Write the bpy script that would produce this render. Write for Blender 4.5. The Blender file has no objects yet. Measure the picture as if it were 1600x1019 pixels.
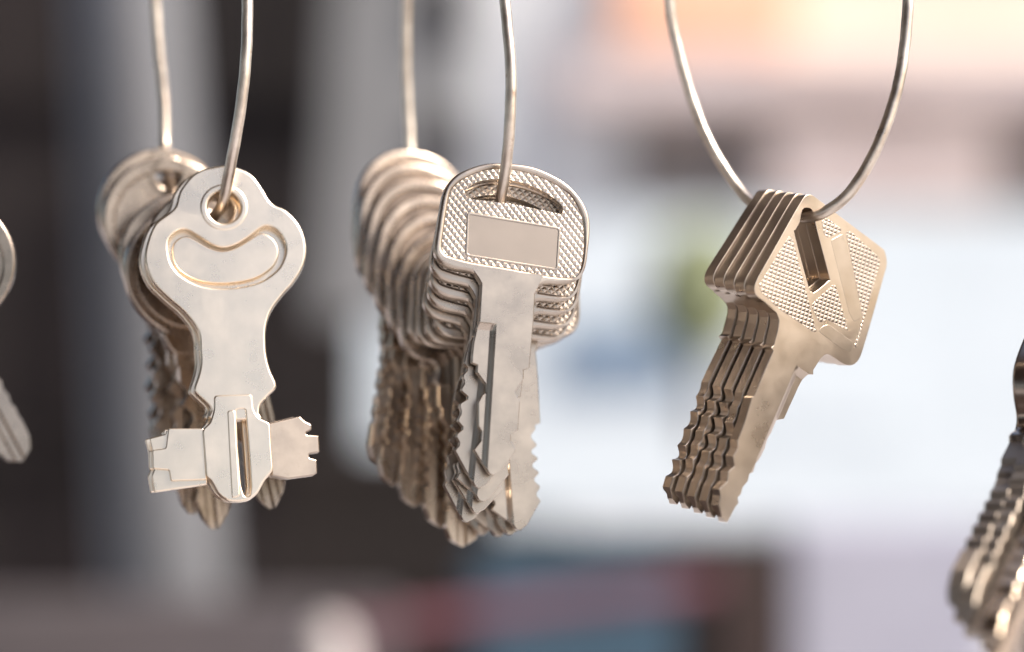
import bpy, bmesh, math, random
from mathutils import Vector, Matrix
random.seed(7)
S = bpy.context.scene
C = S.collection
R = math.radians
MM = 0.001
# ---------------------------------------------------------------- camera, sky, sun, exposure
FP = 3200.0          # focal length in photograph pixels (1600 px wide frame)
D = 376.0            # camera to the plane of sharp focus, mm
cam = bpy.data.cameras.new('camera'); camo = bpy.data.objects.new('camera', cam); C.objects.link(camo)
camo.location = (0, -D*MM, 0); camo.rotation_euler = (R(90), 0, 0)
cam.sensor_width = 36; cam.lens = 36*FP/1600
cam.clip_start = 0.01; cam.clip_end = 400
cam.dof.use_dof = True; cam.dof.focus_distance = (D-1)*MM; cam.dof.aperture_fstop = 4.3; cam.dof.aperture_blades = 0
S.camera = camo
SUN_EL, SUN_AZ = 46.0, 110.0      # azimuth clockwise from +Y (the viewing direction): behind the camera, to its right
W = bpy.data.worlds.new('World'); S.world = W; W.use_nodes = True
nt = W.node_tree; bg = nt.nodes['Background']; sky = nt.nodes.new('ShaderNodeTexSky')
sky.sky_type = 'NISHITA'; sky.sun_disc = False
sky.sun_elevation = R(SUN_EL); sky.sun_rotation = R(SUN_AZ); sky.dust_density = 5.0; sky.air_density = 1.0; sky.ozone_density = 0.4
nt.links.new(sky.outputs[0], bg.inputs[0]); bg.inputs[1].default_value = 0.13
sl = bpy.data.lights.new('sun', 'SUN'); sl.energy = 3.6; sl.angle = R(0.6); sl.color = (1, .93, .84)
so = bpy.data.objects.new('sun', sl); C.objects.link(so)
sd = Vector((math.sin(R(SUN_AZ))*math.cos(R(SUN_EL)), math.cos(R(SUN_AZ))*math.cos(R(SUN_EL)), math.sin(R(SUN_EL))))
so.rotation_euler = sd.to_track_quat('Z', 'Y').to_euler()
S.view_settings.view_transform = 'Standard'; S.view_settings.look = 'None'
S.view_settings.exposure = 0.82; S.view_settings.gamma = 1; S.view_settings.use_curve_mapping = False
S.render.engine = 'CYCLES'
S.cycles.use_denoising = True
S.cycles.max_bounces = 8; S.cycles.glossy_bounces = 5

# ---------------------------------------------------------------- helpers
CAM = Vector((0, -D, 0))
def ray(px, py): return Vector(((px-800)/FP, 1.0, (509.5-py)/FP))
def P(px, py, d=0.0):                       # photograph pixel + depth behind the sharp plane -> point in mm
    return CAM + ray(px, py)*(D+d)
BASE = Matrix(((1,0,0),(0,0,-1),(0,1,0)))   # local x right, y up, z to the viewer
def rot(yaw, pitch, roll):
    return (Matrix.Rotation(R(yaw), 3, 'Z') @ Matrix.Rotation(R(pitch), 3, 'X') @ BASE @ Matrix.Rotation(R(roll), 3, 'Z'))
def unproj(px, py, O, M, z=0.0):
    n = M.col[2]; o = O + n*z; r = ray(px, py)
    t = (o-CAM).dot(n)/r.dot(n); q = CAM + r*t - O
    return (q.dot(M.col[0]), q.dot(M.col[1]))
def roll_for(O, yaw, pitch, tip_px, local_tip):
    M0 = rot(yaw, pitch, 0); x, y = unproj(tip_px[0], tip_px[1], O, M0)
    return math.degrees(math.atan2(y, x) - math.atan2(local_tip[1], local_tip[0]))
def catmull(pts, sub=4, closed=True):
    out = []; n = len(pts)
    for i in range(n if closed else n-1):
        p = [pts[(i+k) % n] if closed else pts[min(max(i+k, 0), n-1)] for k in (-1, 0, 1, 2)]
        for s in range(sub):
            t = s/sub
            out.append(tuple(0.5*((2*p[1][a]) + (-p[0][a]+p[2][a])*t + (2*p[0][a]-5*p[1][a]+4*p[2][a]-p[3][a])*t*t + (-p[0][a]+3*p[1][a]-3*p[2][a]+p[3][a])*t**3) for a in range(len(p[0]))))
    if not closed: out.append(tuple(pts[-1]))
    return out
def rounded(pts, r, seg=4):
    out = []; n = len(pts)
    for i in range(n):
        a, b, c = Vector(pts[i-1]), Vector(pts[i]), Vector(pts[(i+1) % n])
        e, f = a-b, c-b
        k = min(r, e.length*0.45, f.length*0.45)
        s, t = b+e.normalized()*k, b+f.normalized()*k
        for j in range(seg+1):
            u = j/seg; q = s*(1-u)**2 + b*2*u*(1-u) + t*u*u
            out.append((q.x, q.y))
    return out
def finish(me, mat, angle=32):
    me.materials.clear(); me.materials.append(mat)
    for p in me.polygons: p.use_smooth = True
    me.set_sharp_from_angle(angle=R(angle))
    ed = {}                                     # keep the flat faces of a plate perfectly flat in shading
    for p in me.polygons:
        for k in p.edge_keys: ed.setdefault(k, []).append(abs(p.normal.z) > .9995)
    sh = me.attributes.get('sharp_edge') or me.attributes.new('sharp_edge', 'BOOLEAN', 'EDGE')
    for e in me.edges:
        f = ed.get(tuple(sorted(e.vertices)), [])
        if len(f) == 2 and f[0] != f[1]: sh.data[e.index].value = True
def obj(name, me, parent=None):
    o = bpy.data.objects.new(name, me); C.objects.link(o)
    if parent: o.parent = parent
    if len(me.polygons) > 12:
        w = o.modifiers.new('weighted', 'WEIGHTED_NORMAL'); w.keep_sharp = True; w.weight = 100
    return o
def slab_mesh(name, loops, T, bev, mat, z=0.0, bres=2):
    """flat plate from outlines in mm (first outer, then holes), thickness T with rounded edges, centred on z"""
    cu = bpy.data.curves.new('c', 'CURVE'); cu.dimensions = '2D'; cu.fill_mode = 'BOTH'
    cu.extrude = max(T/2-bev, 1e-4); cu.bevel_depth = bev; cu.offset = -bev; cu.bevel_resolution = bres
    for lp in loops:
        sp = cu.splines.new('POLY'); sp.points.add(len(lp)-1); sp.use_cyclic_u = True
        for i, (x, y) in enumerate(lp): sp.points[i].co = (x, y, 0, 1)
    o = bpy.data.objects.new('c', cu); C.objects.link(o)
    dg = bpy.context.evaluated_depsgraph_get()
    me = bpy.data.meshes.new_from_object(o.evaluated_get(dg)); bpy.data.objects.remove(o); bpy.data.curves.remove(cu)
    bm = bmesh.new(); bm.from_mesh(me)
    bmesh.ops.remove_doubles(bm, verts=bm.verts, dist=1e-3)
    for v in bm.verts: v.co = Vector((v.co.x, v.co.y, v.co.z+z))*MM
    bmesh.ops.recalc_face_normals(bm, faces=bm.faces)
    bm.to_mesh(me); bm.free(); me.name = name
    finish(me, mat); return me
def join_meshes(name, mes, mat, angle=32):
    bm = bmesh.new()
    for m in mes: bm.from_mesh(m)
    me = bpy.data.meshes.new(name); bm.to_mesh(me); bm.free(); finish(me, mat, angle); return me
def interp(poly, y):
    for (x0, y0), (x1, y1) in zip(poly, poly[1:]):
        if (y0-y)*(y1-y) <= 0 and y0 != y1: return x0+(x1-x0)*(y-y0)/(y1-y0)
    return poly[0][0] if abs(y-poly[0][1]) < abs(y-poly[-1][1]) else poly[-1][0]
def monotone(poly):
    out = [poly[0]]
    for x, y in poly[1:]: out.append((x, min(y, out[-1][1]-0.04)))
    return out
def blade_mesh(name, left, right, T, bev, mat, grooves, back=(), step=0.22):
    """left/right: edge polylines in mm from the root down; grooves: (x0, x1, depth, slope0, slope1, ystart, yend)"""
    left, right = monotone(left), monotone(right)
    ys = sorted({p[1] for p in left}|{p[1] for p in right}, reverse=True)
    y0, y1 = max(left[0][1], right[0][1]), min(left[-1][1], right[-1][1])
    rows = []
    y = y0
    marks = [v for v in ys if y1 <= v <= y0]
    allg = list(grooves)+list(back)
    for g in allg: marks += [g[5]-.1*q for q in range(14)]
    k = y0
    while k > y1: marks.append(k); k -= step
    marks = sorted({round(m, 3) for m in marks if y1 <= m <= y0}, reverse=True)
    def depth(gs, x, y):
        d = 0
        for x0, x1, dp, s0, s1, ya, yb in gs:
            if y > ya or x <= x0 or x >= x1: continue
            f = min(1, (x-x0)/s0, (x1-x)/s1); f = f*f*(3-2*f)
            d = max(d, dp*f*min(1, (ya-y)/1.3)**.6)
        return d
    fixed = set()
    for x0, x1, dp, s0, s1, ya, yb in allg:
        for u in (0, .25, .5, .75, 1): fixed |= {round(x0+s0*u, 3), round(x1-s1*u, 3)}
    fixed = sorted(fixed)
    bm = bmesh.new(); prev = None
    for y in marks:
        l, r = interp(left, y), interp(right, y)
        if r-l < 4*bev: m = (l+r)/2; l, r = m-2*bev, m+2*bev
        xs = [l+bev] + [min(max(f, l+bev), r-bev) for f in fixed] + [r-bev]
        ring = [(l, T/2-bev-depth(grooves, l+bev, y))]+[(x, T/2-depth(grooves, x, y)) for x in xs]+[(r, T/2-bev-depth(grooves, r-bev, y))]
        ring += [(r, -T/2+bev+depth(back, r-bev, y))]+[(x, -T/2+depth(back, x, y)) for x in reversed(xs)]+[(l, -T/2+bev+depth(back, l+bev, y))]
        vs = [bm.verts.new(Vector((x, y, z))*MM) for x, z in ring]
        if prev:
            n = len(vs)
            for i in range(n): bm.faces.new((prev[i], prev[(i+1) % n], vs[(i+1) % n], vs[i]))
        else: bm.faces.new(vs)
        prev = vs
    bm.faces.new(list(reversed(prev)))
    bmesh.ops.remove_doubles(bm, verts=bm.verts, dist=2e-6)
    bmesh.ops.dissolve_degenerate(bm, dist=1e-6, edges=bm.edges)
    bmesh.ops.recalc_face_normals(bm, faces=bm.faces)
    me = bpy.data.meshes.new(name); bm.to_mesh(me); bm.free(); finish(me, mat, 28); return me
def copy_thing(root):
    r = root.copy(); C.objects.link(r)
    for ch in root.children:
        c = ch.copy(); C.objects.link(c); c.parent = r
        for g in ch.children:
            d = g.copy(); C.objects.link(d); d.parent = c
    return r
def put(o, px, d, yaw, pitch=0, roll=0, tip=None, local_tip=None):
    O = P(px[0], px[1], d)
    if tip: roll = roll_for(O, yaw, pitch, tip, local_tip)
    o.matrix_world = Matrix.Translation(O*MM) @ rot(yaw, pitch, roll).to_4x4()
    return O
def pin(o, px, d, yaw, pitch, tip, lt, sc=1.4):
    """hang the key in the direction px -> tip so that its tip ends at tip"""
    px = Vector(px); v = (Vector(tip)-px)
    for _ in range(8):
        O = P(px.x, px.y, d); roll = roll_for(O, yaw, pitch, (px.x+v.x, px.y+v.y), lt)
        q = O + rot(yaw, pitch, roll) @ Vector((lt[0]*sc, lt[1]*sc, 0)) - CAM
        pr = Vector((800+FP*q.x/q.y, 509.5-FP*q.z/q.y)); px += Vector(tip)-pr
    o.matrix_world = Matrix.Translation(O*MM) @ rot(yaw, pitch, roll).to_4x4() @ Matrix.Scale(sc, 4)
def tag(o, label=None, cat=None, group=None, kind=None):
    for k, v in (('label', label), ('category', cat), ('group', group), ('kind', kind)):
        if v: o[k] = v
    return o

# ---------------------------------------------------------------- materials
def new_mat(name):
    m = bpy.data.materials.new(name); m.use_nodes = True
    return m, m.node_tree.nodes, m.node_tree.links, m.node_tree.nodes['Principled BSDF']
def ramp(N, L, src, stops):
    r = N.new('ShaderNodeValToRGB'); e = r.color_ramp.elements
    while len(e) < len(stops): e.new(0.5)
    for i, (p, c) in enumerate(stops): e[i].position = p; e[i].color = (*c, 1) if len(c) == 3 else c
    L.new(src, r.inputs[0]); return r.outputs[0]
def noise(N, L, vec, scale, detail=4, rough=.6):
    n = N.new('ShaderNodeTexNoise'); n.inputs['Scale'].default_value = scale; n.inputs['Detail'].default_value = detail; n.inputs['Roughness'].default_value = rough
    L.new(vec, n.inputs['Vector']); return n.outputs['Fac']
def math_(N, L, op, a, b=None, c=None):
    n = N.new('ShaderNodeMath'); n.operation = op
    for i, v in enumerate((a, b, c)):
        if v is None: continue
        if isinstance(v, (int, float)): n.inputs[i].default_value = v
        else: L.new(v, n.inputs[i])
    return n.outputs[0]
def metal(name, c1, c2, r0, r1, knurl=None, grime=(0.16, 0.12, 0.09), grime_amt=0.22, metallic=1.0, dent=0.000035):
    m, N, L, B = new_mat(name)
    tc = N.new('ShaderNodeTexCoord'); oi = N.new('ShaderNodeObjectInfo')
    add = N.new('ShaderNodeVectorMath'); add.operation = 'ADD'
    sc = N.new('ShaderNodeVectorMath'); sc.operation = 'SCALE'; cx = N.new('ShaderNodeCombineXYZ')
    for i in range(3): L.new(oi.outputs['Random'], cx.inputs[i])
    L.new(cx.outputs[0], sc.inputs[0]); sc.inputs[3].default_value = 0.7
    L.new(tc.outputs['Object'], add.inputs[0]); L.new(sc.outputs[0], add.inputs[1]); v = add.outputs[0]
    big = noise(N, L, v, 160, 5, .6); fine = noise(N, L, v, 1500, 4, .7); mid = noise(N, L, v, 520, 5, .7)
    col = ramp(N, L, big, [(.35, c1), (.68, c2)])
    gr = ramp(N, L, mid, [(.60, (0, 0, 0)), (.74, (1, 1, 1))])
    mx = N.new('ShaderNodeMix'); mx.data_type = 'RGBA'; L.new(math_(N, L, 'MULTIPLY', gr, grime_amt), mx.inputs[0])
    L.new(col, mx.inputs[6]); mx.inputs[7].default_value = (*grime, 1)
    # grime collects in corners and on worn edges through pointiness-free real crevice test: none, only surface speckle
    L.new(mx.outputs[2], B.inputs['Base Color'])
    rr = N.new('ShaderNodeMapRange'); L.new(big, rr.inputs[0]); rr.inputs[1].default_value = .3; rr.inputs[2].default_value = .7; rr.inputs[3].default_value = r0; rr.inputs[4].default_value = r1
    L.new(rr.outputs[0], B.inputs['Roughness']); B.inputs['Metallic'].default_value = metallic
    # height: fine grain + soft dents + hairline scratches
    mp = N.new('ShaderNodeMapping'); mp.inputs['Rotation'].default_value = (0, 0, .6); mp.inputs['Scale'].default_value = (1, .04, 1); L.new(v, mp.inputs[0])
    scr = noise(N, L, mp.outputs[0], 3500, 2, .5)
    h = math_(N, L, 'ADD', math_(N, L, 'MULTIPLY', fine, .2), math_(N, L, 'MULTIPLY', big, .35))
    h = math_(N, L, 'ADD', h, math_(N, L, 'MULTIPLY', scr, .12))
    b1 = N.new('ShaderNodeBump'); b1.inputs['Distance'].default_value = dent; b1.inputs['Strength'].default_value = .8; L.new(h, b1.inputs['Height'])
    last = b1
    if knurl:
        ang, px, py, amp = knurl
        mk = N.new('ShaderNodeMapping'); mk.vector_type = 'TEXTURE'; mk.inputs['Rotation'].default_value = (0, 0, R(ang)); L.new(tc.outputs['Object'], mk.inputs[0])
        sp = N.new('ShaderNodeSeparateXYZ'); L.new(mk.outputs[0], sp.inputs[0])
        t = [math_(N, L, 'PINGPONG', math_(N, L, 'DIVIDE', sp.outputs[i], q*MM), .5) for i, q in ((0, px), (1, py))]
        k = math_(N, L, 'MINIMUM', t[0], t[1])
        k = math_(N, L, 'MINIMUM', k, .38)
        b2 = N.new('ShaderNodeBump'); b2.inputs['Distance'].default_value = amp*MM; b2.inputs['Strength'].default_value = 1.0
        L.new(k, b2.inputs['Height']); L.new(b1.outputs[0], b2.inputs['Normal']); last = b2
    L.new(last.outputs[0], B.inputs['Normal'])
    return m
def plain(name, c, rough=.7, c2=None, scale=6, metallic=0, bump=0.0):
    m, N, L, B = new_mat(name)
    tc = N.new('ShaderNodeTexCoord')
    n = noise(N, L, tc.outputs['Object'], scale, 6, .6)
    L.new(ramp(N, L, n, [(.35, c), (.65, c2 or tuple(min(1, x*1.2) for x in c))]), B.inputs['Base Color'])
    B.inputs['Roughness'].default_value = rough; B.inputs['Metallic'].default_value = metallic
    if bump:
        b = N.new('ShaderNodeBump'); b.inputs['Distance'].default_value = bump; L.new(n, b.inputs['Height']); L.new(b.outputs[0], B.inputs['Normal'])
    return m
NI1, NI2 = (.45, .38, .315), (.54, .465, .39)
M_A = metal('satin_nickel', NI1, NI2, .24, .34, grime_amt=.10)
M_AK = metal('knurled_nickel', (.50, .425, .355), (.60, .52, .44), .20, .32, knurl=(42, .98, .92, .24))
M_AP = metal('matt_plate_nickel', (.285, .25, .222), (.305, .268, .24), .5, .56, grime_amt=.05, dent=.00001)
M_B = metal('warm_nickel', (.52, .44, .36), (.565, .48, .395), .26, .38, grime_amt=.08)
M_BK = metal('warm_knurled_nickel', (.56, .475, .39), (.62, .53, .44), .20, .30, knurl=(14, .92, .76, .30))
M_BD = metal('dull_band_nickel', (.45, .38, .31), (.50, .425, .35), .30, .42)
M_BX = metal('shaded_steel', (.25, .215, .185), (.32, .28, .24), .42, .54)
M_C = metal('bright_nickel', (.87, .735, .575), (.92, .80, .655), .24, .36, grime_amt=.0)
M_D = metal('shade_toned_nickel', (.33, .27, .22), (.46, .385, .32), .20, .34)  # shade over the rear keys is put into this darkened base colour
M_W = metal('galvanised_wire', (.55, .46, .38), (.80, .72, .62), .26, .46, grime=(.30, .14, .07), grime_amt=.7, dent=.00014)

# ---------------------------------------------------------------- setting
def box(bm, c, s, rz=0, ry=0):
    M = Matrix.Translation(Vector(c)) @ Matrix.Rotation(rz, 4, 'Z') @ Matrix.Rotation(ry, 4, 'Y')
    vs = bmesh.ops.create_cube(bm, size=1, matrix=M @ Matrix.Diagonal((*s, 1)))['verts']; return vs
def bm_obj(name, bm, mat, parent=None, bev=0.0):
    if bev: bmesh.ops.bevel(bm, geom=bm.edges[:], offset=bev, segments=2, affect='EDGES')
    me = bpy.data.meshes.new(name); bm.to_mesh(me); bm.free(); finish(me, mat, 40)
    return obj(name, me, parent)
def empty(name, loc, label, cat, group=None):
    o = bpy.data.objects.new(name, None); C.objects.link(o); o.location = loc; o.empty_display_size = .01
    return tag(o, label, cat, group)
def pbox(name, px0, px1, py0, py1, Z, depth, mat, parent=None, bev=.01, ry=0):
    """box filling a pixel rectangle when it stands Z metres from the camera, 'depth' metres thick"""
    x0, x1 = (px0-800)/FP*Z, (px1-800)/FP*Z; z1, z0 = (509.5-py0)/FP*Z, (509.5-py1)/FP*Z
    bm = bmesh.new(); box(bm, ((x0+x1)/2, Z-D*MM+depth/2, (z0+z1)/2), (x1-x0, depth, z1-z0), 0, ry)
    o = bm_obj(name, bm, mat, None, bev)
    if parent: o.parent = parent; o.matrix_parent_inverse = Matrix.Translation(-parent.location)
    return o
bm = bmesh.new(); bmesh.ops.create_grid(bm, x_segments=40, y_segments=40, size=60)
g = bm_obj('ground', bm, plain('pale_concrete', (.36, .355, .38), .9, (.44, .435, .46), .8)); g.location = (0, 20, -1.25); tag(g, kind='structure')

# background of the street behind the stall, all far out of focus
m_dark = plain('unlit_toned_timber', (.011, .0075, .007), .95, (.018, .012, .0115), 2)  # near-black colour stands in for the unlit region on the left
m_post = plain('grey_paint', (.115, .12, .135), .6, (.14, .145, .16), 3)
m_sheet = plain('pale_sheet', (.17, .17, .17), .7, (.22, .22, .225), 2)
m_white = plain('white_paint', (.52, .575, .61), .4, (.56, .615, .65), 2)
m_cream = plain('sunglow_cream_render', (.68, .57, .47), .85, (.75, .65, .56), .6)  # cream wall tone with the warm sun glow put into it
m_orange = plain('orange_awning', (.74, .42, .28), .8, (.78, .48, .34), 2)
m_pink = plain('faded_canopy', (.50, .42, .41), .8, (.58, .50, .49), 1)
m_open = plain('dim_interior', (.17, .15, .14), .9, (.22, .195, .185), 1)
m_glass = plain('tinted_window', (.10, .16, .24), .25, (.16, .22, .30), 1)
m_blue = plain('blue_tarpaulin', (.03, .065, .10), .8, (.04, .085, .13), 6)
m_red = plain('red_strip', (.085, .026, .04), .8, (.12, .038, .052), 6)
m_brown = plain('brown_board', (.03, .017, .015), .8, (.045, .026, .022), 5)
m_lav = plain('pale_box', (.29, .29, .355), .7, (.36, .36, .43), 5)
m_leaf = plain('bush_leaves', (.20, .23, .12), .8, (.30, .33, .20), 9)
m_tyre = plain('tyre_rubber', (.02, .02, .02), .8)
m_floor = plain('table_top', (.09, .078, .085), .8, (.12, .105, .115), 5)
def wpt(px, py, Z): return Vector(((px-800)/FP*Z, Z-D*MM, (509.5-py)/FP*Z))
def standing(name, label, cat, mat, px0, px1, py0, py1, Z, depth, **k):
    o = pbox(name, px0, px1, py0, py1, Z, depth, mat, **k); return tag(o, label, cat)
# stall wall on the left, its lack of light put into the colour
w = empty('stall_wall', wpt(250, 500, 3.2), 'timber stall wall, shade put into its colour, filling the left of the background', 'wall')
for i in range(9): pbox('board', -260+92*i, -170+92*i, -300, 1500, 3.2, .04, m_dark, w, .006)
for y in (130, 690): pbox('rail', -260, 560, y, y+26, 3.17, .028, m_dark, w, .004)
# leaning grey post
p = empty('post', wpt(200, 900, 2.1), 'blurred grey round post standing before the dark wall', 'post')
bm = bmesh.new(); a, b = wpt(188, -260, 2.1), wpt(262, 960, 2.1); d = b-a
bmesh.ops.create_cone(bm, cap_ends=True, segments=40, radius1=.055, radius2=.062, depth=d.length, matrix=Matrix.Translation((a+b)/2) @ d.to_track_quat('Z', 'Y').to_matrix().to_4x4())
o = bm_obj('shaft', bm, m_post, None, 0); o.parent = p; o.matrix_parent_inverse = Matrix.Translation(-p.location)
bm = bmesh.new(); bmesh.ops.create_cone(bm, cap_ends=True, segments=40, radius1=.09, radius2=.09, depth=.02, matrix=Matrix.Translation(wpt(262, 962, 2.1)))
o = bm_obj('base_plate', bm, m_post, None, .003); o.parent = p; o.matrix_parent_inverse = Matrix.Translation(-p.location)
# pale sheet panel, slanted left edge
s_ = empty('sheet_panel', wpt(600, 700, 3.0), 'tall pale grey sheet panel with slanting edge behind the middle bunch', 'panel')
bm = bmesh.new(); q = [wpt(535, -260, 3.0), wpt(735, -260, 3.0), wpt(735, 500, 3.0), wpt(487, 500, 3.0)]
f = [bm.verts.new(v) for v in q]; bk = [bm.verts.new(v+Vector((0, .03, 0))) for v in q]
bm.faces.new(f); bm.faces.new(bk[::-1])
for i in range(4): bm.faces.new((f[i], bk[i], bk[(i+1) % 4], f[(i+1) % 4]))
bmesh.ops.recalc_face_normals(bm, faces=bm.faces)
o = bm_obj('sheet', bm, m_sheet, None, .004); o.parent = s_; o.matrix_parent_inverse = Matrix.Translation(-s_.location)
pbox('vent_opening', 668, 740, 185, 262, 2.985, .012, m_dark, s_, .002); pbox('vent_opening', 672, 735, -40, 60, 2.985, .012, m_dark, s_, .002)
# van
v = empty('parked_van', wpt(1180, 800, 8.5), 'white parked van, a bright blur behind the right bunch', 'van')
Zv = 8.5
bm = bmesh.new(); prof = [(455,830),(470,540),(640,470),(860,350),(1000,330),(1900,330),(1915,830)]
fv = [bm.verts.new(wpt(x, y, Zv)) for x, y in prof]; bv = [bm.verts.new(wpt(x, y, Zv)+Vector((0, 1.7, 0))) for x, y in prof]
bm.faces.new(fv); bm.faces.new(bv[::-1])
for i in range(len(prof)): j = (i+1) % len(prof); bm.faces.new((fv[i], bv[i], bv[j], fv[j]))
bmesh.ops.recalc_face_normals(bm, faces=bm.faces)
o = bm_obj('body', bm, m_white, None, .05); o.parent = v; o.matrix_parent_inverse = Matrix.Translation(-v.location)
def van_part(name, pr, mat, th=.03):
    bm = bmesh.new(); a = [bm.verts.new(wpt(x, y, Zv)+Vector((0, -th, 0))) for x, y in pr]; b = [bm.verts.new(wpt(x, y, Zv)+Vector((0, .02, 0))) for x, y in pr]
    bm.faces.new(a); bm.faces.new(b[::-1])
    for i in range(len(pr)): j = (i+1) % len(pr); bm.faces.new((a[i], b[i], b[j], a[j]))
    bmesh.ops.recalc_face_normals(bm, faces=bm.faces)
    o = bm_obj(name, bm, mat, None, 0); o.parent = v; o.matrix_parent_inverse = Matrix.Translation(-v.location); return o
van_part('side_window', [(880,505),(1060,505),(1060,610),(866,610)], m_glass)
van_part('door_panel', [(1080,400),(1400,400),(1400,670),(1080,670)], m_white, .015)
for x in (770, 1700):
    bm = bmesh.new(); bmesh.ops.create_cone(bm, cap_ends=True, segments=32, radius1=.33, radius2=.33, depth=.2, matrix=Matrix.Translation(wpt(x, 854, Zv)+Vector((0, .12, .15))) @ Matrix.Rotation(R(90), 4, 'X'))
    o = bm_obj('wheel', bm, m_tyre, None, .02); o.parent = v; o.matrix_parent_inverse = Matrix.Translation(-v.location)
# facade across the street
b_ = empty('shop_building', wpt(1200, 600, 16), 'cream shop front with faded canopy across the street', 'building')
pbox('wall', 985, 2100, -800, 760, 16, .5, m_cream, b_, .02); pbox('side_wall', 300, 985, -800, 760, 16, .5, plain('white_render', (.50, .51, .52), .85, (.58, .59, .60), .8), b_, .02)
pbox('canopy', 870, 1900, 84, 160, 15.2, .9, m_pink, b_, .03); pbox('canopy', 1210, 1560, 215, 300, 15.0, .9, m_pink, b_, .03)
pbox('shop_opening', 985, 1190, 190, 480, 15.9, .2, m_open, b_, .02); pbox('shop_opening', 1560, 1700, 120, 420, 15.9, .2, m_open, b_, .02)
pbox('sign_board', 960, 1240, -120, 70, 15.7, .25, m_orange, b_, .02)
# unseen awning added to darken key reflections, open on the sunny right
aw = empty('unseen_awning', (-.5, -.1, .6), 'added unseen dark brown awning over the keys, darkening their reflections', 'awning')
bm = bmesh.new(); box(bm, (-1.35, -.3, .52), (2.7, 3.4, .02), 0, R(4)); o = bm_obj('cloth', bm, plain('added_awning_cloth', (.05, .036, .03), .9, (.07, .05, .04), 5), None, .004); o.parent = aw; o.matrix_parent_inverse = Matrix.Translation(-aw.location)
# unseen dark counter added for dark reflections on the keys' left sides
sc_ = empty('unseen_counter', (-.8, .1, -1.24), 'added unseen dark counter below the keys, darkening their reflections', 'counter')
bm = bmesh.new(); box(bm, (-1.28, .1, -.33), (2.1, 2.2, .04)); o = bm_obj('counter_top', bm, m_brown, None, .004); o.parent = sc_; o.matrix_parent_inverse = Matrix.Translation(-sc_.location)
for x in (-2.2, -.35):
    for y in (-.9, 1.1):
        bm = bmesh.new(); box(bm, (x, y, -.80), (.06, .06, .90)); o = bm_obj('leg', bm, m_brown, None, .004); o.parent = sc_; o.matrix_parent_inverse = Matrix.Translation(-sc_.location)
# leafy bush
def bush(label, cx, cy, rx, ry, Z, n):
    t = empty('bush', wpt(cx, cy+ry, Z), label, 'bush')
    bm = bmesh.new(); rnd = random.Random(3)
    for i in range(n):
        u = Vector((rnd.gauss(0, 1), rnd.gauss(0, 1), rnd.gauss(0, 1))).normalized()*(rnd.random()**.4)
        c = wpt(cx+u.x*rx, cy-u.z*ry, Z+u.y*.25); s = .035*Z/7
        a = Vector((rnd.gauss(0, 1), rnd.gauss(0, 1), rnd.gauss(0, 1))).normalized()*s; b = a.orthogonal().normalized()*s*.6
        bm.faces.new([bm.verts.new(c-a), bm.verts.new(c+b), bm.verts.new(c+a), bm.verts.new(c-b)])
    o = bm_obj('foliage', bm, m_leaf, None, 0); o.parent = t; o.matrix_parent_inverse = Matrix.Translation(-t.location)
    bm = bmesh.new(); bmesh.ops.create_cone(bm, cap_ends=True, segments=10, radius1=.03, radius2=.02, depth=.6, matrix=Matrix.Translation(wpt(cx, cy+ry, Z)))
    o = bm_obj('stem', bm, m_brown, None, 0); o.parent = t; o.matrix_parent_inverse = Matrix.Translation(-t.location)
bush('blurred yellow-green bush left of the square-bow keys', 1095, 455, 80, 105, 6.5, 3000)
# things on the counter low in the frame
t = empty('counter', wpt(600, 1100, 1.75), 'low dark counter across the bottom of the background', 'counter')
pbox('front_board', 430, 1235, 838, 1300, 1.9, .03, m_dark, t, .004); pbox('side_board', 430, 775, 705, 1300, 1.95, .03, m_dark, t, .004); pbox('top_board', -300, 620, 940, 1300, 1.6, .03, m_floor, t, .004)
standing('tarpaulin', 'folded blue tarpaulin under the red strip at the bottom', 'tarpaulin', m_blue, 730, 1060, 872, 1200, 1.75, .05)
standing('storage_box', 'brown upright box at the right end of the blue tarpaulin', 'box', m_brown, 1120, 1222, 856, 1300, 1.78, .06)
standing('plastic_crate', 'pale lavender crate in the lower right background', 'crate', m_lav, 1225, 1560, 828, 1300, 1.9, .12)
bm = bmesh.new(); a, b = wpt(540, 985, 1.6), wpt(1120, 915, 1.7); d = b-a
bmesh.ops.create_cone(bm, cap_ends=True, segments=24, radius1=.010, radius2=.009, depth=d.length, matrix=Matrix.Translation((a+b)/2) @ d.to_track_quat('Z', 'Y').to_matrix().to_4x4())
tag(bm_obj('pole', bm, m_red, None, 0), 'slanting dull red pole low behind the middle bunch', 'pole')
bm = bmesh.new(); prev = None
for r_, z in ((.0001,.075),(.010,.073),(.016,.064),(.019,.045),(.020,.015),(.021,-.05)):
    rg = [bm.verts.new(wpt(514, 1135, 1.45)+Vector((r_*math.cos(i*math.pi/12), r_*math.sin(i*math.pi/12), z))) for i in range(24)]
    if prev:
        for i in range(24): bm.faces.new((prev[i], prev[(i+1) % 24], rg[(i+1) % 24], rg[i]))
    prev = rg
bmesh.ops.recalc_face_normals(bm, faces=bm.faces)
tag(bm_obj('bottle', bm, plain('white_plastic', (.38, .35, .35), .5), None, 0), 'small white rounded bottle at the bottom edge, left of the red pole', 'bottle')
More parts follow.
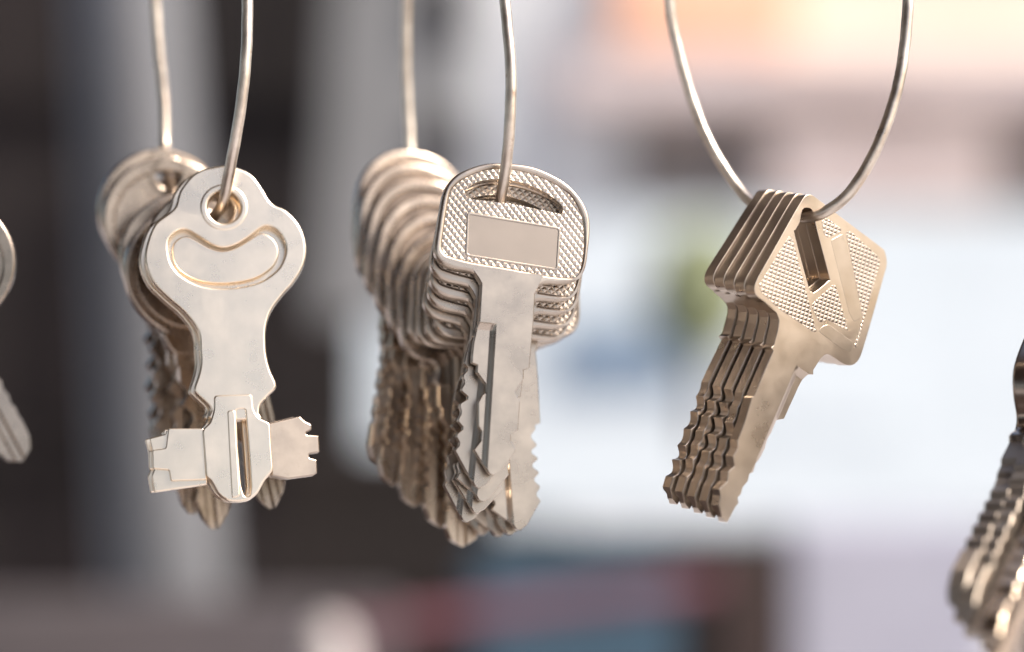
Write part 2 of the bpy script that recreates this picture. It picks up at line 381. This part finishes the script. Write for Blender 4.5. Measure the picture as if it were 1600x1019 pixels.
# ---------------------------------------------------------------- motorcycle key (rounded box bow, slot, blank plate)
def traced(pts, O, M, z): return [unproj(x, y, O, M, z) for x, y in pts]
A_HOLE, A_TIP = (785, 300), (767, 741)
A_YAW = 12
OA = P(*A_HOLE, 0); A_PITCH = -8; MA = rot(A_YAW, A_PITCH, -5.5)
tA = lambda pts: traced(pts, OA, MA, 1.25)
a_out = [(752,436),(744,428),(735,424),(709,419),(691,411),(681,399),(679,385),(683,358),(689,320),(694,299),(702,284),(718,270),(748,258),(778,254),(817,257),(846,265),(882,284),(906,308),(919,333),(922,358),(919,390),(915,417),(907,433),(895,441),(876,444),(852,443),(841,449),(836,459),(795,455),(757,447)]
a_pan = [(690,385),(693,360),(697,334),(703,303),(710,291),(725,279),(754,267),(785,264),(817,268),(856,282),(889,303),(905,328),(911,350),(912,389),(907,420),(902,431),(893,434),(856,431),(797,419),(738,409),(704,400),(694,395)]
a_slot = [(727,302),(731,293),(746,284),(770,280),(797,281),(827,289),(856,303),(876,319),(880,328),(877,334),(868,333),(831,325),(797,318),(758,313),(736,310)]
a_plate = [(733,334),(873,358),(869,420),(730,397)]
out, pan, slot, plate = catmull(tA(a_out), 3), catmull(tA(a_pan), 3), catmull(tA(a_slot), 3), tA(a_plate)
aL = tA([(736,408),(746,432),(752,443),(748,504),(745,512),(740,535),(738,553),(737.5,565),(746,569),(745,580),(759,599),(759,612),(753,617),(747,628),(747,665),(752,673),(751,688),(740,702),(755,727),(762,739),(767,741.5)])
aR = tA([(850,430),(841,448),(835,459),(833,498),(826,575),(817,577.6),(817,592),(804,612),(805,616),(811,627.5),(808,672),(797,680),(797,690),(804,702),(804,706),(780,736),(770,741.5)])
yr = min(aL[0][1], aR[0][1]); aL[0] = (aL[0][0], yr); aR[0] = (aR[0][0], yr)
gx = tA([(775,508)])[0]; gy = tA([(760,504)])[0][1]; gx0 = tA([(748,508)])[0][0]
A_LT = tA([A_TIP])[0]
def shrink(pts, k, dx=0, dy=0, ky=None):
    cx = sum(p[0] for p in pts)/len(pts); cy = sum(p[1] for p in pts)/len(pts); ky = ky or k
    return [(cx+(x-cx)*k+dx, cy+(y-cy)*ky+dy) for x, y in pts]
def make_A():
    root = empty('motorcycle_key', (0,0,0), 'x', 'key')
    base = slab_mesh('b', [shrink(out, .965), slot], 1.9, .1, M_A)
    rim = slab_mesh('r', [out, pan], 2.6, .5, M_A, bres=4)
    obj('bow', join_meshes('bow', [base, rim], M_A), root)
    k = obj('knurled_panel', join_meshes('knurled_panel', [slab_mesh('k', [pan, slot], .12, .04, M_AK, z=.97), slab_mesh('k', [pan, slot], .12, .04, M_AK, z=-.97)], M_AK), root)
    obj('name_plate', join_meshes('p', [slab_mesh('p', [rounded(plate, .5)], .30, .10, M_AP, z=1.05), slab_mesh('p', [rounded([(cx*1.035+pc[0]*-.035, cy*1.07+pc[1]*-.07) for cx, cy in plate], .6), rounded([(cx*1.0, cy*1.0) for cx, cy in plate], .5)], .40, .12, M_A, z=1.05)], M_AP), root) if False else None
    ctr = (sum(p[0] for p in plate)/4, sum(p[1] for p in plate)/4)
    grow = lambda k: [(ctr[0]+(x-ctr[0])*(1+k*.5), ctr[1]+(y-ctr[1])*(1+k)) for x, y in plate]
    pl = obj('name_plate', slab_mesh('name_plate', [rounded(plate, .35)], .22, .05, M_AP, z=1.0), root)
    obj('plate_border', slab_mesh('plate_border', [rounded(grow(.09), .6), rounded(grow(-.02), .35)], .34, .12, M_A, z=1.04), pl)
    obj('blade', blade_A(aL, aR), root)
    return root
# ---------------------------------------------------------------- square-bow house key standing on its corner
B_HOLE, B_TIP = (1262, 338), (1130, 813); B_YAW = 33
OB = P(*B_HOLE, 0); _r = roll_for(OB, B_YAW, 0, (1262-99*2, 338+220*2), (0, -1)); MB = rot(B_YAW, 0, _r)
tB = lambda pts: traced(pts, OB, MB, 1.3)
b_corner = [(1263,301),(1385,402),(1383,413),(1336,574),(1318,574),(1290,555),(1280,560),(1268,580),(1207,545),(1216,508),(1214,490),(1175,452),(1178,440)]
b_out = tB([(1258,306),(1247,322),(1238,337),(1210,385),(1187,424),(1180,437),(1177,447),(1178,456),(1183,463),(1190,468),(1211,487),(1215,498),(1213,512),(1207,537),(1205,546),(1262,584),(1268,578),(1278,563),(1285,556),(1292,555),(1303,562),(1317,571),(1329,572),(1339,564),(1347,544),(1362,495),(1380,434),(1384,421),(1385,410),(1382,396),(1374,387),(1320,345),(1277,310),(1267,304)])
b_slot = tB([(1254,328),(1263,325),(1270,331),(1276,360),(1294,432),(1293,439),(1272,456),(1266,455),(1262,447),(1242,368),(1243,359),(1250,346)])
B_PADS = [[(1184,444),(1232,368),(1237,370),(1258,455),(1273,519),(1268,519),(1214,481),(1188,456)],
          [(1265,478),(1272,470),(1300,446),(1304,446),(1323,519),(1290,500),(1278,505)],
          [(1283,345),(1291,341),(1314,358),(1314,364),(1292,372),(1287,367)],
          [(1321,364),(1327,362),(1371,403),(1374,413),(1335,545),(1331,545),(1346,500)]]
B_BANDS = [[(1297,376),(1316,366),(1322,384),(1347,497),(1332,505),(1324,490)], [(1282,510),(1292,507),(1330,536),(1327,552),(1310,545),(1276,518)]]
bL = tB([(1190,470),(1211,487),(1215,498),(1213,512),(1207,534),(1206.5,538),(1203,541),(1205,547),(1182,598),(1174,617),(1170.5,619),(1158,659.5),(1147.6,685),(1147.6,698),(1140,710.5),(1142,726),(1132,735),(1131,749),(1118,761.6),(1119.5,772),(1117,787),(1121,805),(1127,812)])
bR = tB([(1290,520),(1278,563),(1267.5,578),(1267,584),(1261,585),(1250,605),(1227,654),(1214,656),(1206,675),(1197,685),(1196,700),(1188,713),(1176,722),(1173,736),(1166,738),(1163,750),(1155,759),(1152,770),(1147,775),(1148,784),(1143,790),(1135,805),(1131,812)])
yr = min(bL[0][1], bR[0][1]); bL[0] = (interp(monotone(bL), yr), yr); bR[0] = (bR[0][0], yr)
yr_b = yr; b_y0 = tB([(1174,617)])[0][1]; bg_ = tB([(1241,570)])[0]; B_LT = tB([B_TIP])[0]
def blade_B(L, Rr, mat=None):
    me = blade_mesh('blade', L, Rr, 2.36, .12, mat or M_B, [(bg_[0], bg_[0]+12, 1.05, 1.8, .8, bg_[1], -99)], [(bg_[0]-3.2, bg_[0]-.6, .8, .6, .6, bg_[1]+2, -99)])
    me.transform(Matrix.Translation((0, 0, .17*MM))); return me
def blade_A(L, Rr):
    return blade_mesh('blade', L, Rr, 2.62, .16, M_A, [(gx0-9, gx[0], .8, .6, 1.1, gy, -99)], [(gx[0]-1.2, gx[0]+2.2, .8, .7, .7, gy-3, -99)])
def cuts(poly, ya, yb, pitch, dmax, sign, seed, rnd_bite):
    """keep the edge above ya and below yb, mill a row of cuts of random depth between"""
    rg = random.Random(seed); poly = monotone(poly)
    x0, x1 = interp(poly, ya), interp(poly, yb); outer = min(x0, x1) if sign > 0 else max(x0, x1)
    B = lambda yy: x0+(x1-x0 if rnd_bite else 0)*(ya-yy)/(ya-yb)     # the uncut edge tapers from the shoulder to the tip
    out = [p for p in poly if p[1] > ya] + [(x0, ya)]
    y = ya
    while y-pitch > yb:
        d = dmax*rg.choice((.25, .45, .65, .85, 1)); w = pitch*rg.uniform(.8, 1.05)
        prof = ((.1,.3),(.22,.62),(.36,.9),(.5,1),(.64,.92),(.78,.62),(.9,.25),(1,0)) if rnd_bite else ((.12,.05),(.42,1),(.62,1),(.95,.05))
        out += [(B(y-w*u)+sign*d*q, y-w*u) for u, q in prof]
        y -= w
    return out + [p for p in poly if p[1] < yb]
def make_B():
    root = empty('house_key', (0,0,0), 'x', 'key')
    obj('bow', slab_mesh('bow', [out_b, slot_b], 2.68, .13, M_B), root)
    for p in B_PADS: obj('knurled_pad', slab_mesh('knurled_pad', [rounded(tB(p), .5)], .2, .06, M_BK, z=1.29), root)
    for p in B_BANDS: obj('emblem_band', slab_mesh('emblem_band', [rounded(tB(p), .5)], .2, .08, M_BD, z=1.27), root)
    obj('blade', blade_B([q for q in bL if q[1] <= yr+1e-6], bR), root)
    return root
out_b, slot_b = catmull(b_out, 3), catmull(b_slot, 3)
# ---------------------------------------------------------------- two-sided lever key with a smile-shaped recess
C_HOLE, C_TIP = (349, 322), (373, 783); C_YAW = 9; C_D = 8
OC = P(*C_HOLE, C_D); C_PITCH = -10; MC = rot(C_YAW, C_PITCH, roll_for(OC, C_YAW, C_PITCH, C_TIP, (0, -1)))
tC = lambda pts: traced(pts, OC, MC, 1.6)
c_out = [(332,261),(352,258),(371,262),(393,273),(410,295),(420,312),(430,321),(447,329),(468,352),(478,382),(475,413),(459,441),(442,460),(424,485),(416,510),(415,535),(417,558),(423,580),(432,603),(420,617),(408,631),(405,645),(404,655),(330,655),(329,642),(325,633),(306,615),(303,606),(309,588),(313,568),(312,545),(311,525),(304,508),(287,487),(263,466),(238,440),(226,407),(230,378),(242,350),(262,334),(274,322),(281,298),(300,274),(318,264)]
c_smile = [(263,390),(264,376),(271,365),(281,359),(291,359),(306,367),(328,381),(349,387),(371,381),(393,367),(406,357),(417,353),(431,359),(442,373),(446,390),(441,409),(430,424),(404,441),(360,450),(317,447),(285,432),(268,412)]
c_shank = [(334,640),(334,618),(394,616),(396,640),(404,653),(422,661),(424,698),(427,735),(414,749),(403,770),(389,781),(373,784),(357,783),(342,773),(330,751),(322,745),(316,671),(328,661)]
c_slit = [(369,640),(383,639),(388,700),(392,760),(390,775),(382,776),(377,760),(372,700)]
def circle(cx, cy, r, n=36): return [(cx+r*math.cos(2*math.pi*i/n), cy+r*math.sin(2*math.pi*i/n)) for i in range(n)]
def make_C():
    root = empty('lever_key', (0,0,0), 'x', 'key')
    o_ = catmull(tC(c_out), 3); sm = catmull(tC(c_smile), 3)
    hc = tC([(350,324)])[0]; hole = circle(*hc, 3.1)
    front = slab_mesh('f', [o_, sm, hole], 2.6, .42, M_C, z=.3, bres=4); back = slab_mesh('b', [shrink(o_, .985), hole], .8, .3, M_C, z=-1.2, bres=3)
    lip = slab_mesh('l', [circle(*hc, 4.6), circle(*hc, 3.0)], 1.2, .5, M_C, z=1.12, bres=3)
    obj('bow', join_meshes('bow', [front, back, lip], M_C), root)
    obj('smile_recess', slab_mesh('smile_recess', [shrink(catmull(tC(c_smile), 3), .915, -.25, -.33, .81)], 1.6, .3, M_C, z=-.15, bres=4), root)
    sh = obj('shank', slab_mesh('shank', [rounded(tC(c_shank), .7), rounded(tC(c_slit), .5)], 3.5, .3, M_C, z=.05, bres=3), root)
    obj('shank_ridge', slab_mesh('shank_ridge', [rounded(tC([(355,642),(367,641),(375,776),(362,779)]), .5)], .5, .22, M_C, z=1.75), sh)
    # left bit: stepped plate
    p1 = slab_mesh('p', [rounded(tC([(233,684),(259,677),(259,672),(318,668),(324,756),(241,768),(237,742),(241,732),(238,703)]), .3)], 1.9, .2, M_C, z=-.35)
    p2 = slab_mesh('p', [rounded(tC([(263,669),(318,669),(323,749),(267,751),(264,734),(239,732),(238,703),(259,700)]), .3)], 1.6, .2, M_C, z=.55)
    obj('bit', join_meshes('bit', [p1, p2], M_C), root)
    pr = tC([(418,661),(469,648),(476,655),(488,661),(488,669),(479,673),(480,677),(499,678),(501,704),(484,707),(484,713),(496,716),(497,737),(491,741),(450,747),(424,742)])
    b = obj('bit', slab_mesh('bit', [rounded(pr, .25)], 2.0, .25, M_BR, z=-.1), root)
    x0 = min(x for x, y in pr)*MM
    M = Matrix.Translation((x0, 0, 0)) @ Matrix.Rotation(R(9), 4, 'Y') @ Matrix.Translation((-x0, 0, 0)); b.data.transform(M)
    b.data.transform(Matrix.Translation((0, 0, -.0003)))
    return root
M_BR = metal('rosy_nickel', (.42, .345, .28), (.50, .42, .345), .26, .36, grime_amt=.2)
# ---------------------------------------------------------------- round-bow cylinder key
D_LT = (0, -59.4)
def make_D():
    root = empty('cylinder_key', (0,0,0), 'x', 'key')
    oc = (0, -9.2); r = 13.2
    arc = [(oc[0]+r*math.cos(R(a)), oc[1]+r*.97*math.sin(R(a))) for a in range(-58, 239, 6)]
    o_ = arc + rounded([(-7.2,-20.6),(-6.2,-23.4),(-4.6,-25.2),(4.6,-25.2),(6.2,-23.4),(7.2,-20.6)], .8)
    inner = [(oc[0]+(r-2.4)*math.cos(R(a)), oc[1]-.4+(r-2.6)*.97*math.sin(R(a))) for a in range(0, 360, 6)]
    hole = circle(0, 0, 2.9)
    base = slab_mesh('b', [shrink(o_, .96), hole], 1.8, .2, M_D)
    rims = [slab_mesh('r', [o_, inner], 2.5, .5, M_D, bres=4)]
    lip = slab_mesh('l', [circle(0, 0, 3.9), circle(0, 0, 2.8)], .5, .22, M_D, z=1.0)
    obj('bow', join_meshes('bow', [base, *rims, lip], M_D), root)
    obj('emblem_disc', slab_mesh('emblem_disc', [[(x, y-11) for x, y in circle(0, 0, 5.2)]], .4, .18, M_DK, z=1.05), root)
    L = [(-4.7,-22.5),(-4.7,-27),(-4.3,-27.4),(-4.3,-30),(-3.0,-31.6),(-3.0,-32.4),(-4.2,-34),(-2.4,-36),(-2.4,-36.8),(-3.8,-38.6),(-3.0,-40),(-3.0,-40.8),(-4.1,-42.6),(-2.2,-44.8),(-2.2,-45.6),(-3.6,-47.4),(-2.8,-48.8),(-3.4,-50.6),(-2.2,-54),(-.6,-56)]
    Rr = [(4.7,-22.5),(4.7,-27),(4.3,-27.4),(4.3,-50),(2.9,-53.6),(.6,-56)]
    L, Rr = [[(x, y if y > -27.2 else -27.2+(y+27.2)*1.118) for x, y in q] for q in (L, Rr)]
    obj('blade', blade_mesh('blade', L, Rr, 2.3, .15, M_D, [(-1.6, .6, .75, .5, .5, -26, -99), (1.6, 3.4, .55, .5, .5, -26, -99)], [(-1.0, 1.4, .75, .5, .5, -26, -99)]), root)
    return root
E_EDGE = []
M_DB = metal('worn_blade_nickel', (.46, .37, .29), (.58, .48, .385), .22, .34, grime_amt=.1)  # brighter copy of the bow metal, ground bounce put into its colour
def blade_E(L, Rr, mat=None): return blade_mesh('blade', L, Rr, 2.4, .15, mat or M_DB, [(-1.4, .8, .8, .5, .5, -26, -99)], [(-1.0, 1.4, .8, .5, .5, -26, -99)])
def make_E():
    root = empty('cylinder_key', (0,0,0), 'x', 'key')
    o_ = catmull([(0,6.2),(5,5.4),(9,2.8),(11.6,-1.5),(12.3,-7),(12,-13),(11,-17.5),(8.6,-19.6),(5.6,-20.4),(4.7,-22),(4.6,-25),(-4.6,-25),(-4.7,-22),(-5.6,-20.4),(-8.6,-19.6),(-11,-17.5),(-12,-13),(-12.3,-7),(-11.6,-1.5),(-9,2.8),(-5,5.4)], 4)
    inner = catmull([(0,4),(4.4,3.3),(7.6,1),(9.6,-2.5),(10.1,-7),(9.8,-12.5),(8.8,-16),(6,-17.8),(0,-18),(-6,-17.8),(-8.8,-16),(-9.8,-12.5),(-10.1,-7),(-9.6,-2.5),(-7.6,1),(-4.4,3.3)], 4)
    hole = catmull([(-5,-.5),(0,2.2),(5,-.5),(4,-2.2),(0,-1.8),(-4,-2.2)], 4)
    b_ = obj('bow', slab_mesh('bow', [o_, inner], 2.6, .5, M_D, bres=4), root)
    obj('inset_panel', slab_mesh('inset_panel', [shrink(o_, .96), hole], 1.6, .2, M_DK), b_)
    obj('emblem_disc', slab_mesh('emblem_disc', [rounded([(-6,-5),(6,-5),(6,-14),(-6,-14)], 1.5)], .4, .16, M_DK, z=1.05), root)
    L = [(-4.5,-22.5),(-4.5,-29),(-3.9,-29.4),(-3.9,-31),(-3.1,-32.0),(-3.1,-32.8),(-3.8,-33.8),(-2.8,-35.4),(-2.8,-36.2),(-3.5,-37.4),(-3.7,-39.6),(-2.9,-41.0),(-2.9,-41.8),(-3.6,-43.0),(-3.4,-49.2),(-2.5,-51.2),(-.2,-52.4)]
    Rr = [(4.5,-22.5),(4.5,-29),(3.9,-29.4),(3.9,-33),(3.2,-34.0),(3.2,-35),(3.9,-36.0),(3.9,-41),(3.0,-42.2),(3.7,-43.6),(3.5,-49.2),(2.5,-51.2),(.2,-52.4)]
    L, Rr = [[(x, y if y > -29.2 else -29.2+(y+29.2)*1.164) for x, y in q] for q in (L, Rr)]
    E_EDGE[:] = [L, Rr]
    obj('blade', blade_E(L, Rr), root)
    return root
M_DK = metal('dull_emblem_nickel', (.17, .135, .11), (.25, .20, .165), .34, .46)

# ---------------------------------------------------------------- wire rings
def ring(pts, r, label, top):
    """pts: (px, py, depth) along the visible loop from one side to the other; closed over the rail above"""
    w = [P(*p) for p in pts]; a, b = w[0], w[-1]
    mid = (a+b)/2
    up = [b+Vector((0,0,22)), b*.75+a*.25+Vector((0,0,40)), mid+Vector((0,0,46)), b*.25+a*.75+Vector((0,0,40)), a+Vector((0,0,22))]
    c = catmull([tuple(v) for v in w+up], 14)
    ph = random.random()*9
    c = [(x+.05*math.sin(i*.21+ph)+.02*math.sin(i*.83), y+.05*math.sin(i*.33+ph), z) for i, (x, y, z) in enumerate(c)]
    cu = bpy.data.curves.new('c', 'CURVE'); cu.dimensions = '3D'; cu.bevel_depth = r*MM; cu.bevel_resolution = 5
    sp = cu.splines.new('POLY'); sp.points.add(len(c)-1); sp.use_cyclic_u = True
    for i, v in enumerate(c): sp.points[i].co = (v[0]*MM, v[1]*MM, v[2]*MM, 1)
    o = bpy.data.objects.new('c', cu); C.objects.link(o)
    me = bpy.data.meshes.new_from_object(o.evaluated_get(bpy.context.evaluated_depsgraph_get())); bpy.data.objects.remove(o); bpy.data.curves.remove(cu)
    me.name = 'wire_ring'; finish(me, M_W, 60)
    return tag(obj('wire_ring', me), label, 'key ring', 'wire rings that carry the bunches of keys')

# ---------------------------------------------------------------- middle bunch
mid_keys = [  # kind, hole px, depth, yaw, tip px, label
 ('A', (785,300), 0.0, 12, (767,741), 'foremost key of the middle bunch, cross-hatched bow with blank plate, sharp in focus'),
 ('A', (782,325), 3.0, 12, (744,775), 'key directly behind the foremost plated key of the middle bunch'),
 ('A', (779,348), 6.0, 12, (750,791), 'third key from the front of the middle bunch, only its bow edges showing'),
 ('A', (776,370), 9.0, 12, (742,803), 'fourth key from the front of the middle bunch, its tip just under the third'),
 ('A', (770,388), 12.2, 12, (725,825), 'middle-bunch key whose tip hangs lowest left of the front blades'),
 ('A', (768,403), 15.4, 13, (808,818), 'middle-bunch key whose blade leans out to the right of the front blade'),
 ('A', (752,414), 18.8, 14, (795,838), 'knurled key of the middle bunch just behind the one leaning right'),
 ('A', (738,420), 22.2, 15, (778,850), 'middle-bunch key with its blunt tip at the lowest right of the fan'),
 ('A', (727,420), 25.6, 17, (752,856), 'middle-bunch key with its tip at the lowest point of the fan'),
 ('E', (712,408), 29.0, 18, (722,850), 'broad-bow key of the middle bunch right behind the knurled ones'),
 ('E', (696,382), 32.4, 20, (688,830), 'blurred broad-bow key fifth from the back of the middle bunch'),
 ('E', (682,356), 35.8, 21, (645,805), 'blurred broad-bow key fourth from the back of the middle bunch'),
 ('E', (669,330), 39.2, 22, (610,785), 'blurred broad-bow key third from the back of the middle bunch'),
 ('E', (656,305), 42.6, 23, (594,750), 'blurred broad-bow key second from the back of the middle bunch'),
 ('E', (645,284), 46.0, 24, (618,740), 'rearmost and most blurred key of the middle bunch, broad brownish bow'),
]
left_keys = [
 ('C', (349,322), 8.0, 9, (373,783), 'pale double-bitted lever key with a smile-shaped recess, front of the left bunch'),
 ('C', (338,327), 12.2, 11, (366,790), 'second lever key almost hidden behind the smiling one in the left bunch'),
 ('D', (316,322), 16.6, 14, (424,792), 'left-bunch key whose rounded tip peeks out right of the lever key shank'),
 ('D', (290,352), 24.0, 26, (336,846), 'left-bunch key with orange-lit bow edge and its tip hanging lowest'),
 ('D', (290,330), 27.0, 20, (300,780), 'left-bunch round-bow key between the orange-lit one and the rear pair'),
 ('D', (262,275), 35.0, 22, (268,740), 'left-bunch round-bow key with a toothed blade left of the lever key'),
 ('D', (252,262), 40.0, 24, (262,730), 'rearmost blurred round-bow key at the upper left of the left bunch'),
]
right_keys = [('B', (1262-15.2*i, 338-2.0*i), 2.36*i, 33, None, l) for i, l in enumerate((
 'square-bow key hung by its corner slot, front of the right bunch',
 'second square-bow key, directly behind the front one of the right bunch',
 'third square-bow key, the middle one of the five on the right ring',
 'fourth square-bow key, next to the rearmost of the right bunch',
 'fifth and rearmost square-bow key, leftmost edge of the right bunch'))]
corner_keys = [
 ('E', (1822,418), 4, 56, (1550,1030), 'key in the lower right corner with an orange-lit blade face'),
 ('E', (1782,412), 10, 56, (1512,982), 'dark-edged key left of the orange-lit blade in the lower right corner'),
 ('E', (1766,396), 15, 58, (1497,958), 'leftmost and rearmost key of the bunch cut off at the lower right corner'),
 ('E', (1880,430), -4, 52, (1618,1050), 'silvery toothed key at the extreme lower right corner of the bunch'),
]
edge_keys = [
 ('D', (-82,335), 14, 10, (-110,800), 'key bow cut off by the left edge of the photo at mid height'),
 ('E', (-175,330), 30, 16, (32,716), 'orange-lit toothed key tip poking in at the left edge'),
]
makers = {'A': make_A, 'B': make_B, 'C': make_C, 'D': make_D, 'E': make_E}; tips = {'E': (0, -56.2), 'A': A_LT, 'B': B_LT, 'C': (0, -54), 'D': D_LT}; proto = {}
b_roll = roll_for(OB, B_YAW, 0, B_TIP, B_LT)
def bunch(keys, group):
    for i, (k, px, d, yaw, tip, label) in enumerate(keys):
        if k in proto: o = copy_thing(proto[k])
        else: o = proto[k] = makers[k]()
        if 'lower right' in group: pin(o, px, d, yaw, -4, tip, tips[k])
        elif k == 'B' and tip is None: put(o, px, d, yaw, 0, b_roll-.7*i)
        else: put(o, px, d, yaw, {'A': A_PITCH, 'C': C_PITCH, 'E': -8, 'D': -4}[k], 0, tip, tips[k])
        tag(o, label, 'key', group)
        if (i or k == 'B' and tip) and k in 'ABE':                        # every key is cut differently: its blade gets a profile of its own
            bl = [c for c in o.children if c.name.startswith('blade')][0]; sd_ = i*7+len(group)
            if k == 'A': bl.data = blade_A(cuts(aL, -29.5, -48.5, 2.9, 1.5, 1, sd_, False), cuts(aR, -33, -48.5, 3.1, 1.1, -1, sd_+1, False))
            if k == 'B': bl.data = blade_B(cuts([q for q in bL if q[1] <= yr_b+1e-6], b_y0, B_LT[1]+2.6, 3.3, 1.15, 1, sd_, True), cuts(bR, b_y0-3, B_LT[1]+5, 3.0, .8, -1, sd_+1, True), M_BX if tip else M_B)
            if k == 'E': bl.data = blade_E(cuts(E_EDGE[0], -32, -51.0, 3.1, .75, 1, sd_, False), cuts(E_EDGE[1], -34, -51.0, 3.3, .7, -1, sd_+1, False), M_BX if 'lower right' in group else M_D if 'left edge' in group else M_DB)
bunch(mid_keys, 'keys threaded on the middle ring')
bunch(left_keys, 'keys threaded on the left ring')
bunch(right_keys, 'square-bow keys threaded on the right ring')
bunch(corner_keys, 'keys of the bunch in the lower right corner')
bunch(edge_keys, 'keys of the bunch beyond the left edge')
hp = lambda keys, s=1: [(k[1][0], k[1][1]+4, k[2]+1.2) for k in keys][::s]
ring([(786,-60,-3),(789,0,-4),(798,110,-6),(797,190,-6.2),(790,262,-4.6),(783,312,-.6)] + hp(mid_keys[2:], 2) + [(643,270,48.5),(640,215,50.5),(635,110,51),(636,0,50),(640,-60,48)], 1.03,
     'galvanised wire ring through the slots of the middle bunch of keys', None)
ring([(384,-60,4),(387,0,3),(384,90,1.5),(373,190,1.5),(358,270,3.8),(348,318,7)] + [(338,334,12),(318,352,17),(292,350,24),(272,308,31),(262,278,37)] + [(258,230,43),(257,165,45),(248,80,46),(243,0,46),(240,-60,45)], 1.05,
     'wire ring through the round hole of the smiling lever key', None)
ring([(1419,-60,-2),(1419,0,-3),(1413,80,-4),(1396,160,-5),(1367,238,-5.5),(1328,300,-5),(1290,331,-3.4),(1264,339,-.3),(1245,338,3),(1215,334,8),(1186,326,12.5),(1150,290,17),(1108,222,20),(1075,135,22),(1053,50,22.5),(1046,0,22),(1042,-60,20)], 1.05,
     'open curved wire ring holding the square-bow keys on the right', None)
# rod that the rings hang from, just above the picture
bm = bmesh.new(); a, b = Vector((-.30, .046, .1085)), Vector((.22, -.006, .1085)); d = b-a
bmesh.ops.create_cone(bm, cap_ends=True, segments=24, radius1=.0025, radius2=.0025, depth=d.length, matrix=Matrix.Translation((a+b)/2) @ d.to_track_quat('Z', 'Y').to_matrix().to_4x4())
tag(bm_obj('hanging_rod', bm, M_W, None, 0), 'straight metal rod that the wire rings hang from', 'rod')
